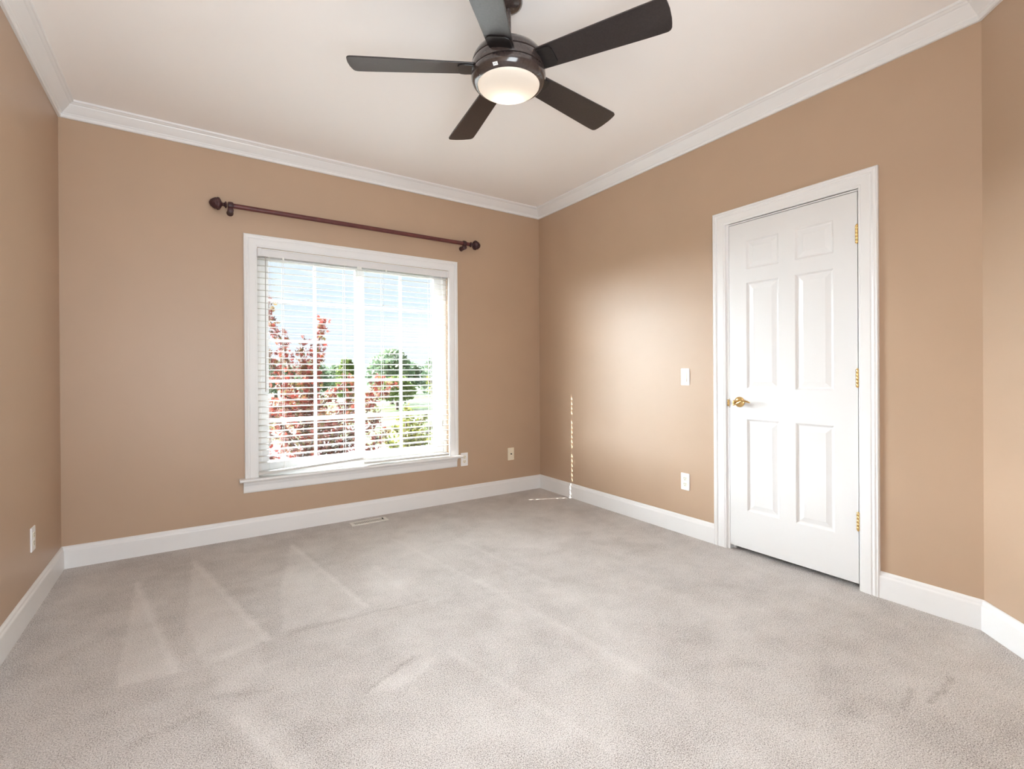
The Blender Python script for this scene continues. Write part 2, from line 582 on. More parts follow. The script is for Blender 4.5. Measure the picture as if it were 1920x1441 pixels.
# crown moulding, one length per wall, mitred
CROWN = [(0, 2.614), (.012, 2.614), (.016, 2.620), (.016, 2.632), (.020, 2.634), (.022, 2.638), (.030, 2.645), (.040, 2.655),
         (.050, 2.666), (.058, 2.675), (.060, 2.680), (.066, 2.682), (.074, 2.688), (.080, 2.690), (.082, ZC), (0, ZC)]
BASE = [(0, 0), (.015, 0), (.015, .100), (.014, .104), (.010, .110), (.009, .120), (.006, .1255), (.002, .1286), (0, .1286)]
names = ['left', 'back', 'right', 'angled', 'front']
where = ['along the left wall', 'over the window wall', 'over the white door wall', 'along the angled wall on the right', 'behind the viewer']
for i in range(5):
    j = (i + 1) % 5
    bm = bmesh.new()
    sweep(bm, [ROOM[i], ROOM[j]], [MIT[i], MIT[j]], (0, 0, 1), CROWN)
    struct(obj('trim_%d' % (i + 1), bm, M_trim), 'white crown moulding ' + where[i], 'crown moulding')
DC0, DC1 = -1.8905, -2.7925              # outer edges of the door casing
for i in range(5):
    j = (i + 1) % 5
    bm = bmesh.new()
    if names[i] == 'right':
        sweep(bm, [ROOM[i], V((0, DC0, 0))], [MIT[i], NRM[i]], (0, 0, 1), BASE)
        sweep(bm, [V((0, DC1, 0)), ROOM[j]], [NRM[i], MIT[j]], (0, 0, 1), BASE)
    elif names[i] == 'front':
        sweep(bm, [ROOM[i], V((-2.0, YB, 0))], [MIT[i], NRM[i]], (0, 0, 1), BASE)
        sweep(bm, [V((-3.38, YB, 0)), ROOM[j]], [NRM[i], MIT[j]], (0, 0, 1), BASE)
    else:
        sweep(bm, [ROOM[i], ROOM[j]], [MIT[i], MIT[j]], (0, 0, 1), BASE)
    struct(obj('baseboard_' + names[i], bm, M_trim), 'white baseboard ' + where[i], 'baseboard')

# unseen eave over the window, shaped to cut off the sun strip's top
bm = bmesh.new()
box(bm, -5.5, 2.0, .16, .57, 2.69, 2.86)
struct(obj('trim_6', bm, M_siding), 'unseen beige roof eave above the window, shaped to block sun', 'eave')

# ------------------------------------------------------------------ door
CAS = [(0, 0), (0, .010), (.003, .012), (.010, .012), (.012, .014), (.050, .015), (.054, .0125), (.057, .0125), (.060, .017), (.068, .019),
       (.073, .0165), (.076, .016), (.080, .018), (.085, .014), (.085, 0)]
def casing_prof(w):
    return [(u * w / .085, t) for u, t in CAS]
bm = bmesh.new()
zt = 2.13
w = .085
i0, i1, it = DC0 - w, DC1 + w, zt - w
sweep(bm, [(0, i0, 0), (0, i0, it), (0, i1, it), (0, i1, 0)], [(0, 1, 0), (0, 1, 1), (0, -1, 1), (0, -1, 0)], (-1, 0, 0), casing_prof(w))
struct(obj('trim_7', bm, M_trim, smooth=False), 'white moulded casing framing the door', 'door casing')
bm = bmesh.new()                          # jamb lining the opening
box(bm, -.0012, .12, -1.9945, -1.972, 0, DZ1 + .012)
box(bm, .0, .12, DY1 - .006, -2.7025, 0, DZ1 + .012)
box(bm, .0, .12, -2.7025, -1.9945, 2.035, DZ1 + .012)
box(bm, .037, .050, -2.010, -1.9945, 0, 2.035)
box(bm, .037, .050, -2.7025, -2.69, 0, 2.035)
box(bm, .037, .050, -2.7025, -1.9945, 2.022, 2.035)
jamb = struct(obj('trim_8', bm, M_trim), 'white door jamb inside the casing', 'door jamb')
bm = bmesh.new()
box(bm, -.0008, .010, -1.9952, -1.9925, .890, .950)
box(bm, -.0100, -.0008, -1.9925, -1.9850, .900, .942)
obj('strike_plate', bm, M_brass, jamb)

SY0, SY1, SZ0, SZ1 = -1.9968, -2.6990, .030, 2.031
cols_ = [(-2.1075, -2.303), (-2.393, -2.5895)]
rows_ = [(.262, .826), (1.012, 1.660), (1.741, 1.918)]
bm = bmesh.new()
ys = sorted({SY0, SY1, *[y for c in cols_ for y in c]})
zs = sorted({SZ0, SZ1, *[z for r in rows_ for z in r]})
grid = {(i, j): bm.verts.new((0, y, z)) for i, y in enumerate(ys) for j, z in enumerate(zs)}
def is_panel(y, z):
    return any(min(c) < y < max(c) for c in cols_) and any(r[0] < z < r[1] for r in rows_)
for i in range(len(ys) - 1):
    for j in range(len(zs) - 1):
        y0, y1, z0, z1 = ys[i], ys[i + 1], zs[j], zs[j + 1]
        c = [grid[i, j], grid[i + 1, j], grid[i + 1, j + 1], grid[i, j + 1]]
        if not is_panel((y0 + y1) / 2, (z0 + z1) / 2):
            bm.faces.new(c)
            continue
        prev = c
        for ins, dep in ((.003, .002), (.008, .0075), (.013, .0095), (.017, .0095), (.040, .0040), (.042, .0032)):
            cur = [bm.verts.new((dep, y0 + ins, z0 + ins)), bm.verts.new((dep, y1 - ins, z0 + ins)),
                   bm.verts.new((dep, y1 - ins, z1 - ins)), bm.verts.new((dep, y0 + ins, z1 - ins))]
            for k in range(4):
                bm.faces.new((prev[k], prev[(k + 1) % 4], cur[(k + 1) % 4], cur[k]))
            prev = cur
        bm.faces.new(prev)
bk = [bm.verts.new((.035, y, z)) for y, z in ((SY1, SZ0), (SY0, SZ0), (SY0, SZ1), (SY1, SZ1))]
bm.faces.new(bk)
ny, nz = len(ys), len(zs)
edge = [grid[i, 0] for i in range(ny)]
bm.faces.new(edge + [bk[1], bk[0]])
bm.faces.new([grid[i, nz - 1] for i in range(ny)] + [bk[2], bk[3]])
bm.faces.new([grid[0, j] for j in range(nz)] + [bk[3], bk[0]])
bm.faces.new([grid[ny - 1, j] for j in range(nz)] + [bk[2], bk[1]])
door = struct(obj('door_1', bm, M_door), 'white six panel door with brass lever and hinges', 'door')
# lever handle
HY, HZ = -2.062, .929
bm = bmesh.new()
lathe(bm, [(.0325, 0), (.0325, .004), (.029, .008), (.020, .011), (.0125, .014), (.0115, .040), (.0135, .043), (.0135, .058), (.010, .062), (0, .063)], (0, HY, HZ), (-1, 0, 0), 28)
handle = tag(obj('handle', bm, M_brass, door, smooth=True), 'polished brass door handle')
bm = bmesh.new()
lp = []
for k in range(13):
    t = k / 12
    y = HY + .018 - t * .115
    lp.append((-.052 - .004 * math.sin(t * 3.1), y, HZ - .004 + .010 * math.sin(t * 5.2 - 1.9) + .006 * t))
rows = []
for k, p in enumerate(lp):
    t = k / 12
    hw = .0085 * (1 - .35 * t) * (0.55 if k in (0, 12) else 1)
    th = .0045
    rows.append([bm.verts.new((p[0] + dx, p[1], p[2] + dz)) for dx, dz in ((-th, 0), (-th * .6, hw), (th * .6, hw), (th, 0), (th * .6, -hw), (-th * .6, -hw))])
for a, b in zip(rows, rows[1:]):
    for i in range(6):
        bm.faces.new((a[i], a[(i + 1) % 6], b[(i + 1) % 6], b[i]))
bm.faces.new(rows[0][::-1]); bm.faces.new(rows[-1])
obj('lever', bm, M_brass, handle, smooth=True, subsurf=1)
for hz in (1.814, 1.080, .349):
    bm = bmesh.new()
    for k in range(5):
        z0 = hz - .0445 + k * .0178
        lathe(bm, [(.0062, z0 + .0004), (.0066, z0 + .001), (.0066, z0 + .0168), (.0062, z0 + .0174)], (-.0068, -2.7005, 0), (0, 0, 1), 12)
    lathe(bm, [(0, hz - .050), (.004, hz - .049), (.0055, hz - .0455), (.0045, hz - .0445)], (-.0068, -2.7005, 0), (0, 0, 1), 12)
    lathe(bm, [(.0045, hz + .0445), (.0055, hz + .0455), (.004, hz + .049), (0, hz + .050)], (-.0068, -2.7005, 0), (0, 0, 1), 12)
    box(bm, -.0012, .004, -2.6985, -2.690, hz - .0445, hz + .0445)
    obj('hinge', bm, M_brass, door, smooth=True)

# ------------------------------------------------------------------ window
WOX0, WOX1, WOT, STZ = -2.534, -0.902, 2.0995, .408
bm = bmesh.new()
sweep(bm, [(WX0 + .003, 0, STZ), (WX0 + .003, 0, WZ1 + .0005), (WX1 - .003, 0, WZ1 + .0005), (WX1 - .003, 0, STZ)],
      [(-1, 0, 0), (-1, 0, 1), (1, 0, 1), (1, 0, 0)], (0, -1, 0), casing_prof(.084))
struct(obj('trim_9', bm, M_trim), 'white moulded casing framing the window', 'window casing')
bm = bmesh.new()                          # stool with rounded nose
sweep(bm, [(WOX0 - .032, 0, 0), (WOX1 + .024, 0, 0)], [(0, -1, 0)] * 2, (0, 0, 1),
      [(-.0, STZ - .020), (.062, STZ - .020), (.068, STZ - .016), (.071, STZ - .010), (.069, STZ - .004), (.064, STZ), (-.0, STZ)])
box(bm, WX0, WX1, .0, .10, STZ - .02, STZ)
stool = struct(obj('trim_10', bm, M_trim), 'white window stool under the blinds', 'window sill')
bm = bmesh.new()
sweep(bm, [(WOX0 - .006, 0, 0), (WOX1 - .010, 0, 0)], [(0, -1, 0)] * 2, (0, 0, 1),
      [(0, .306), (.010, .306), (.014, .310), (.016, .318), (.016, .352), (.018, .358), (.022, .366), (.024, .374), (.030, .380), (.034, STZ - .020), (0, STZ - .020)])
struct(obj('trim_11', bm, M_trim), 'white apron board under the window stool', 'window apron')

GY = .08
win = bpy.data.objects.new('window_1', None)
COL.objects.link(win)
win.location = ((WX0 + WX1) / 2, GY, STZ)
struct(win, 'white sliding window with grids behind the blinds', 'window')
wo = -win.location
def wpart(name, bm, mat, parent=win, **k):
    o = obj(name, bm, mat, parent, **k)
    if parent is win:
        o.location = wo
    return o
bm = bmesh.new()
box(bm, WX0, WX0 + .03, .045, .15, STZ, WZ1)
box(bm, WX1 - .03, WX1, .045, .15, STZ, WZ1)
box(bm, WX0, WX1, .045, .15, WZ1 - .03, WZ1)
box(bm, WX0, WX1, .045, .15, STZ - .02, STZ + .03)
wpart('window_frame', bm, M_vinyl, bevel=.003)
sash = [(-2.3716, -1.7556, WX0 + .03, -1.721), (-1.6863, -1.089, -1.721, WX1 - .03)]
GZ0, GZ1 = .501, 1.932
for g0, g1, s0, s1 in sash:
    bm = bmesh.new()
    y0, y1 = .060, .100
    box(bm, s0, g0, y0, y1, STZ + .03, WZ1 - .03)
    box(bm, g1, s1, y0, y1, STZ + .03, WZ1 - .03)
    box(bm, g0, g1, y0, y1, STZ + .03, GZ0)
    box(bm, g0, g1, y0, y1, GZ1, WZ1 - .03)
    sh = wpart('sash', bm, M_vinyl, bevel=.002)
    bm = bmesh.new()
    mid = (g0 + g1) / 2 + (.010 if g0 < -2 else .007)
    box(bm, mid - .010, mid + .010, GY - .006, GY + .006, GZ0, GZ1)
    for k in range(1, 5):
        z = .7810 + (k - 1) * .2905
        box(bm, g0, g1, GY - .0055, GY + .0055, z - .010, z + .010)
    obj('grille', bm, M_vinyl, sh)
    bm = bmesh.new()
    box(bm, g0 - .004, g1 + .004, GY + .009, GY + .012, GZ0 - .004, GZ1 + .004)
    obj('pane', bm, M_glass, sh)

# ------------------------------------------------------------------ blinds
BX0, BX1 = -2.4505, -1.0045
BYB, BYF = .001, -.047                   # back and front of the slats
HZ0, HZ1 = 1.933, 1.986
blind = thing('window_blind', 'white two part slatted blind lowered over the window', 'blind', ((BX0 + BX1) / 2, -.03, HZ1))
bo = -V(blind.location)
def bpart(name, bm, mat, parent=blind, **k):
    o = obj(name, bm, mat, parent, **k)
    if parent is blind:
        o.location = bo
    return o
bm = bmesh.new()
sweep(bm, [(BX0 + .012, 0, 0), (BX1 - .012, 0, 0)], [(0, -1, 0)] * 2, (0, 0, 1),
      [(.006, HZ0), (.060, HZ0), (.061, HZ1 - .010), (.064, HZ1 - .008), (.064, HZ1 - .001), (.060, HZ1), (.006, HZ1)])
bpart('headrail', bm, M_head)
for x0, x1 in ((BX0, BX0 + .022), (BX1 - .022, BX1)):
    bm = bmesh.new()
    box(bm, x0, x1, -.066, -.004, HZ0 - .003, HZ1 + .001)
    br = bpart('end_bracket', bm, M_head, bevel=.003)
for xx in (-1.760, -2.29, -1.55):
    bm = bmesh.new()
    wdt = .018 if xx == -1.760 else .006
    box(bm, xx - wdt, xx + wdt, -.0665, -.058, HZ0 - .014, HZ0 + .004)
    bpart('valance_clip', bm, M_cord, bevel=.002)
PITCH_S = .0427
ZTOP = HZ0 - .016
NS = 34
def slat_bm(w):
    bm = bmesh.new()
    n = 6
    tilt = math.radians(3.2)
    top, bot = [], []
    for k in range(n + 1):
        u = k / n - .5
        c = .0016 * (1 - 4 * u * u)
        y = -u * (BYB - BYF) * math.cos(tilt)
        z = u * (BYB - BYF) * -math.sin(tilt) + c
        top.append((y, z + .0013))
        bot.append((y, z - .0013))
    prof = top + bot[::-1]
    rows = [[bm.verts.new((x, y, z)) for y, z in prof] for x in (0, w)]
    k = len(prof)
    for i in range(k):
        bm.faces.new((rows[0][i], rows[0][(i + 1) % k], rows[1][(i + 1) % k], rows[1][i]))
    bm.faces.new(rows[0][::-1]); bm.faces.new(rows[1])
    return bm
YM = (BYB + BYF) / 2
halves = [(BX0 + .003, -1.7345, [-2.292, -1.868], .426, .459), (-1.7275, BX1 + .001, [-1.572, -1.168], .424, .422)]
for h0, h1, lad, rl, rr_ in halves:
    wd_ = h1 - h0
    proto = None
    for k in range(NS):
        z = ZTOP - k * PITCH_S
        zl, zr = z, z
        lo_l, lo_r = rl + .022 + .0055 * (NS - 1 - k), rr_ + .022 + .0055 * (NS - 1 - k)
        zl, zr = max(z, lo_l), max(z, lo_r)
        if proto is None:
            proto = obj('slat', slat_bm(wd_), M_slat, blind)
            o = proto
        else:
            o = proto.copy()
            COL.objects.link(o)
            o.parent = blind
        o.location = V((h0, YM, zl)) + bo
        o.rotation_euler = (0, -math.atan2(zr - zl, wd_), 0)
    bm = bmesh.new()
    sweep(bm, [(0, 0, 0), (wd_, 0, 0)], [(0, -1, 0)] * 2, (0, 0, 1),
          [(-.025, .002), (-.025, .014), (-.020, .017), (.020, .017), (.025, .014), (.025, .002), (.022, 0), (-.022, 0)])
    o = obj('bottom_rail', bm, M_slat, blind)
    o.location = V((h0, YM, rl)) + bo
    o.rotation_euler = (0, -math.atan2(rr_ - rl, wd_), 0)
    for lx in lad:
        bm = bmesh.new()
        zb = rl + (rr_ - rl) * (lx - h0) / wd_ + .01
        for yy in (BYF - .0012, BYB + .0012):
            tube(bm, [(lx, yy, HZ0 + .005), (lx, yy, zb)], .0011, 6)
        tube(bm, [(lx + .009, YM, HZ0 + .005), (lx + .009, YM, zb)], .0011, 6)
        bpart('ladder_cord', bm, M_cord)
# tilt wands
for wx, zb in ((-2.403, 1.000), (-1.020, 1.02)):
    bm = bmesh.new()
    tube(bm, [(wx, -.070, HZ0 - .002), (wx, -.070, HZ0 - .03), (wx - .004, -.072, zb)], .0028, 8)
    lathe(bm, [(.0045, 0), (.0045, .012), (.002, .016)], (wx, -.068, HZ0 - .016), (0, 0, 1), 8)
    bpart('tilt_wand', bm, M_wand)
# lift cords with tassels
for cx, zb in ((-2.384, .665), (-1.078, .72)):
    bm = bmesh.new()
    tube(bm, [(cx, -.066, HZ0 + .002), (cx, -.066, zb)], .0010, 6)
    tube(bm, [(cx + .008, -.066, HZ0 + .002), (cx + .008, -.066, zb + .02)], .0010, 6)
    cd = bpart('lift_cord', bm, M_cord)
    for dx, dz in ((0, 0), (.010, .02)):
        bm = bmesh.new()
        lathe(bm, [(.0015, .0), (.004, -.004), (.006, -.022), (.0075, -.036), (.006, -.040), (0, -.041)], (cx + dx - (.002 if dx else 0), -.066, zb + dz), (0, 0, 1), 10)
        obj('tassel', bm, M_cord, cd, smooth=True)

# ------------------------------------------------------------------ curtain rod
RY, RZ, RR = -.062, 2.2442, .0160
rod = thing('curtain_rod', 'dark red curtain rod with acorn finials above the window', 'curtain rod', (-1.72, RY, RZ))
ro = -V(rod.location)
def rpart(name, bm, mat, **k):
    o = obj(name, bm, mat, rod, **k)
    o.location = ro
    return o
bm = bmesh.new()
lathe(bm, [(RR, 0), (RR, 1.812)], (-2.620, RY, RZ), (1, 0, 0), 24)
rpart('pole', bm, M_rod, smooth=True)
def scal(i, h):
    return 1 + .07 * math.cos(i * math.pi / 2 + (math.pi if int(h / .012) % 2 else 0))
fin = [(.010, 0), (.020, .004), (.022, .010), (.012, .016), (.010, .024), (.013, .030), (.026, .036), (.037, .044), (.041, .054), (.0405, .056),
       (.036, .060), (.0355, .068), (.030, .082), (.021, .094), (.010, .102), (0, .105)]
for x, s in ((-2.628, -1), (-.799, 1)):
    bm = bmesh.new()
    lathe(bm, [(r, h * .98) for r, h in fin], (x, RY, RZ), (s, 0, 0), 32, rfun=scal)
    rpart('finial', bm, M_fin, smooth=True)
for x in (-2.608, -.853):
    bm = bmesh.new()
    lathe(bm, [(RR + .001, -.016), (.022, -.014), (.024, -.006), (.024, .006), (.022, .014), (RR + .001, .016)], (x, RY, RZ), (1, 0, 0), 24)
    tube(bm, [(x, RY - .016, RZ - .034), (x, RY - .012, RZ - .034), (x, -.006, RZ - .034), (x, -.0005, RZ - .034)], [.012, .018, .018, .021], 18)
    box(bm, x - .012, x + .012, RY - .008, RY + .012, RZ - .030, RZ - .012)
    rpart('bracket', bm, M_fin, smooth=True)

# ------------------------------------------------------------------ ceiling fan
FX, FY, FZ = -1.6987, -2.0547, 2.408
fan = thing('ceiling_fan', 'dark brown five blade ceiling fan with a lit frosted bowl', 'ceiling fan', (FX, FY, ZC))
def fpart(name, bm, mat, parent=fan, **k):
    o = obj(name, bm, mat, parent, **k)
    if parent is fan:
        o.location = (0, 0, -ZC)
    return o
bm = bmesh.new()
lathe(bm, [(.062, ZC - .0005), (.062, ZC - .010), (.059, ZC - .020), (.045, ZC - .032), (.027, ZC - .039), (.014, ZC - .042)], n=36)
fpart('canopy', bm, M_fan, smooth=True)
bm = bmesh.new()
lathe(bm, [(.0125, 2.515), (.0125, ZC - .038)], n=20)
lathe(bm, [(.020, 2.505), (.024, 2.515), (.022, 2.535), (.0125, 2.545)], n=20)
fpart('downrod', bm, M_fan, smooth=True)
bm = bmesh.new()
lathe(bm, [(.147, 2.424), (.1535, 2.428), (.1535, 2.434), (.150, 2.446), (.140, 2.462), (.120, 2.478), (.090, 2.490), (.055, 2.499), (.026, 2.508), (.020, 2.510)], n=56)
fpart('motor_housing', bm, M_fan, smooth=True)
bm = bmesh.new()
lathe(bm, [(.145, 2.384), (.1555, 2.387), (.1565, 2.392), (.1560, 2.418), (.1545, 2.421), (.146, 2.4235)], n=56)
fpart('motor_band', bm, M_fan, smooth=True)
bm = bmesh.new()
lathe(bm, [(.150, 2.3835), (.1565, 2.381), (.1585, 2.374), (.1580, 2.364), (.153, 2.350), (.145, 2.341), (.137, 2.3365), (.1325, 2.336), (.1325, 2.344), (.140, 2.352)], n=56)
ring = fpart('light_ring', bm, M_fan, smooth=True)
# rating sticker on the ring, facing the viewer
aS = math.radians(237 - 21)
bm = bmesh.new()
nS = V((math.cos(aS) * .55, math.sin(aS) * .55, -.83)).normalized()
tS = V((-math.sin(aS), math.cos(aS), 0))
uS = nS.cross(tS)
cS = V((math.cos(aS) * .1485, math.sin(aS) * .1485, 2.3446)) + nS * .0012
vsq = [bm.verts.new(cS + tS * sx * .010 + uS * sy * .0065 + nS * h) for h in (-.0015, 0) for sx, sy in ((-1, -1), (1, -1), (1, 1), (-1, 1))]
bm.faces.new(vsq[:4][::-1]); bm.faces.new(vsq[4:])
for i in range(4):
    bm.faces.new((vsq[i], vsq[(i + 1) % 4], vsq[4 + (i + 1) % 4], vsq[4 + i]))
stk = obj('rating_sticker', bm, M_stick, ring)
bm = bmesh.new()
arc = [cS + nS * .0004 + tS * (.005 * math.cos(a)) + uS * (-.002 + .004 * math.sin(a)) for a in [math.pi * k / 6 for k in range(7)]]
tube(bm, arc, .0007, 5)
obj('printed_mark', bm, M_dark, stk)
# bowl
bm = bmesh.new()
bw = []
for k in range(11):
    t = k / 10 * math.pi / 2
    bw.append((.1315 * math.cos(t), 2.340 - .037 * math.sin(t)))
bw[-1] = (0, bw[-1][1])
lathe(bm, bw, n=56)
fpart('glass_bowl', bm, M_bowl, smooth=True)
bulb = lamp('bulb', 'POINT', .32, (1.0, 0.88, 0.74), shadow_soft_size=.012)
bulb.parent = fan
bulb.location = (.032, .050, 2.336 - ZC)
# blades
def blade_bm():
    bm = bmesh.new()
    out = []
    r0, r1 = .148, .664
    w0, w1 = .054, .072
    for t in [0, .05, .2, .4, .6, .8, .9, .96]:
        out.append((r0 + (r1 - r0) * t, w0 + (w1 - w0) * min(1, t * 1.15)))
    side = out[:]
    tipx = [(r1 - .016, w1 - .001), (r1 - .008, w1 - .005), (r1 - .003, w1 - .013), (r1, w1 - .028)]
    side = [p for p in side if p[0] < r1 - .018] + tipx
    pts = side + [(r1 + .003, .02), (r1 + .003, -.02)] + [(x, -y) for x, y in side[::-1]]
    lo = [bm.verts.new((x, y, -.003)) for x, y in pts]
    hi = [bm.verts.new((x, y, .003)) for x, y in pts]
    bm.faces.new(lo[::-1]); bm.faces.new(hi)
    k = len(pts)
    for i in range(k):
        bm.faces.new((lo[i], lo[(i + 1) % k], hi[(i + 1) % k], hi[i]))
    return bm
def iron_refl_bm():
    bm = bmesh.new()
    pts = [(.120, .030), (.150, .046), (.185, .050), (.205, .046), (.214, .030), (.214, -.030), (.205, -.046), (.185, -.050), (.150, -.046), (.120, -.030)]  # iron widened to imitate the dark housing reflection across the blade root
    lo = [bm.verts.new((x, y, -.0085)) for x, y in pts]
    hi = [bm.verts.new((x, y, -.0035)) for x, y in pts]
    bm.faces.new(lo[::-1]); bm.faces.new(hi)
    k = len(pts)
    for i in range(k):
        bm.faces.new((lo[i], lo[(i + 1) % k], hi[(i + 1) % k], hi[i]))
    return bm
proto_b = obj('blade', blade_bm(), M_blade, fan, bevel=.001)
proto_i = obj('blade_iron_reflection', iron_refl_bm(), M_iron_refl, proto_b, bevel=.001)
for k in range(5):
    a = math.radians((8.0, 80.5, 150.4, 225.3, 298.1)[k])
    if k == 0:
        bl, ir = proto_b, proto_i
    else:
        bl = proto_b.copy(); COL.objects.link(bl); bl.parent = fan
        ir = proto_i.copy(); COL.objects.link(ir); ir.parent = bl
    # counter-clockwise edge hangs lower
    mt = Matrix.Rotation(a, 4, 'Z') @ Matrix.Rotation(math.radians(-12), 4, 'X')
    mt.translation = V((0, 0, FZ - ZC))
    bl.matrix_local = mt

# ------------------------------------------------------------------ outlets, switch, cable plate (built facing -Y, then turned)
def plate(bm, w=.070, h=.116, t=.0055):
    vs = box(bm, -w / 2, w / 2, -t, 0, -h / 2, h / 2)
    es = [e for e in bm.edges if all(v in vs for v in e.verts)]
    bmesh.ops.bevel(bm, geom=es, offset=.0025, segments=2, affect='EDGES')
def screw(parent, x, z, y=-.0055):
    bm = bmesh.new()
    lathe(bm, [(.0032, 0), (.0032, .0006), (.002, .0012), (0, .0013)], (x, y, z), (0, -1, 0), 12)
    return obj('screw', bm, M_plate, parent, smooth=True)
def outlet(label, loc, rz):
    t = thing('wall_outlet', label, 'outlet', loc, rz)
    bm = bmesh.new(); plate(bm)
    obj('cover_plate', bm, M_plate, t)
    for dz in (.0195, -.0195):
        bm = bmesh.new()
        lathe(bm, [(.0165, .004), (.0165, .0066), (.0155, .0074), (0, .0074)], (0, 0, dz), (0, -1, 0), 24)
        for v in bm.verts:
            v.co.z = dz + max(-.0135, min(.0135, v.co.z - dz))
        rc = obj('receptacle', bm, M_cream, t)
        bm = bmesh.new()
        box(bm, -.0076, -.0052, -.0078, -.006, dz + .001, dz + .0095)
        box(bm, .0052, .0076, -.0078, -.006, dz + .002, dz + .0090)
        lathe(bm, [(.0028, .006), (.0028, .0078), (0, .0078)], (0, 0, dz - .0065), (0, -1, 0), 10)
        obj('slots', bm, M_dark, rc)
    screw(t, 0, 0)
    return t
outlet('white duplex outlet beside the window sill end', (-.836, 0, .362), 0)
outlet('white duplex outlet under the light switch', (0, -1.665, .363), math.pi * -.5)
outlet('white duplex outlet on the left wall', (XW, -.604, .345), math.pi * .5)
sw = thing('light_switch', 'white light switch with an ivory rocker beside the door', 'light switch', (0, -1.669, 1.084), -math.pi / 2)
bm = bmesh.new(); plate(bm)
obj('cover_plate', bm, M_plate, sw)
bm = bmesh.new()
vs = [bm.verts.new(p) for p in ((-.0165, -.0055, -.033), (.0165, -.0055, -.033), (.0165, -.0055, .033), (-.0165, -.0055, .033),
                                (-.0160, -.0105, -.0325), (.0160, -.0105, -.0325), (.0160, -.0065, .0325), (-.0160, -.0065, .0325))]
for f in ((0, 1, 2, 3), (4, 5, 6, 7), (0, 1, 5, 4), (1, 2, 6, 5), (2, 3, 7, 6), (3, 0, 4, 7)):
    bm.faces.new([vs[i] for i in f])
tag(obj('rocker', bm, M_cream, sw, bevel=.0008), 'ivory rocker')
for z in (.048, -.048):
    screw(sw, 0, z)
cb = thing('cable_outlet', 'ivory cable wall plate near the room corner', 'wall plate', (-.344, 0, .362), 0)
bm = bmesh.new(); plate(bm)
obj('cover_plate', bm, M_ivory, cb)
bm = bmesh.new()
lathe(bm, [(.0065, .005), (.0065, .008), (.0048, .008), (.0048, .016), (.0030, .016), (.0030, .011), (0, .011)], (0, 0, 0), (0, -1, 0), 12)
tag(obj('coax_connector', bm, M_dark, cb, smooth=True), 'dark coaxial connector')
for z in (.042, -.042):
    screw(cb, 0, z)

# ------------------------------------------------------------------ floor vent
VX0, VX1, VY0, VY1 = -1.8575, -1.583, -.090, -.178
vent = thing('floor_vent', 'cream metal floor register in the carpet under the window', 'floor vent', ((VX0 + VX1) / 2, (VY0 + VY1) / 2, 0))
vo = -V(vent.location)
bm = bmesh.new()
fz0, fz1 = .0002, .006
box(bm, VX0, VX1, VY0 - .016, VY0, fz0, fz1)
box(bm, VX0, VX1, VY1, VY1 + .016, fz0, fz1)
box(bm, VX0, VX0 + .022, VY1 + .016, VY0 - .016, fz0, fz1)
box(bm, VX1 - .022, VX1, VY1 + .016, VY0 - .016, fz0, fz1)
o = obj('vent_frame', bm, M_vent, vent, bevel=.001); o.location = vo
bm = bmesh.new()
box(bm, VX0 + .02, VX1 - .02, VY1 + .014, VY0 - .014, .0003, .0015)
o = obj('vent_duct', bm, M_dark, vent); o.location = vo
first = None
nl = 19
for k in range(nl):
    x = VX0 + .028 + k * (VX1 - VX0 - .056) / (nl - 1)
    if first is None:
        bm = bmesh.new()
        box(bm, -.0028, .0028, VY1 + .016 - (VY0 + VY1) / 2, VY0 - .016 - (VY0 + VY1) / 2, .0016, .0055)
        first = obj('louver', bm, M_vent, vent)
        o = first
    else:
        o = first.copy(); COL.objects.link(o); o.parent = vent
    o.location = (x - (VX0 + VX1) / 2, 0, 0)
bm = bmesh.new()
box(bm, VX1 - .036, VX1 - .031, (VY0 + VY1) / 2 - .012, (VY0 + VY1) / 2 + .012, .005, .012)
o = obj('damper_lever', bm, M_dark, vent); o.location = vo

# ------------------------------------------------------------------ outdoors
GZ = -3.0
bm = bmesh.new()
box(bm, -120, 160, .3, 260, GZ - .5, GZ)
struct(obj('ground', bm, M_grass), 'green lawn outside the window', 'lawn')
bm = bmesh.new()
sweep(bm, [(-40, 62.0, 0), (10, 73, 0), (30, 66, 0), (90, 40, 0)], [(0, 1, 0)] * 4, (0, 0, 1), [(-1.8, GZ), (1.8, GZ), (1.8, GZ + .03), (-1.8, GZ + .03)])
struct(obj('street', bm, M_conc), 'pale street crossing behind the lawn', 'street')
bm = bmesh.new()
sweep(bm, [(-40, 30, 0), (6, 33, 0), (16, 38, 0), (60, 36, 0)], [(0, 1, 0)] * 4, (0, 0, 1), [(-1.6, GZ), (1.6, GZ), (1.6, GZ + .03), (-1.6, GZ + .03)])
struct(obj('path', bm, M_conc), 'pale path in the lawn near the house', 'path')
bm = bmesh.new()
box(bm, -9, 5.2, 2.5, 27, GZ, GZ + .04)
struct(obj('driveway', bm, M_asph), 'grey asphalt driveway below the window', 'driveway')

def rnd_dir(R):
    z = R.uniform(-1, 1)
    a = R.uniform(0, 2 * math.pi)
    s = math.sqrt(1 - z * z)
    return V((s * math.cos(a), s * math.sin(a), z))

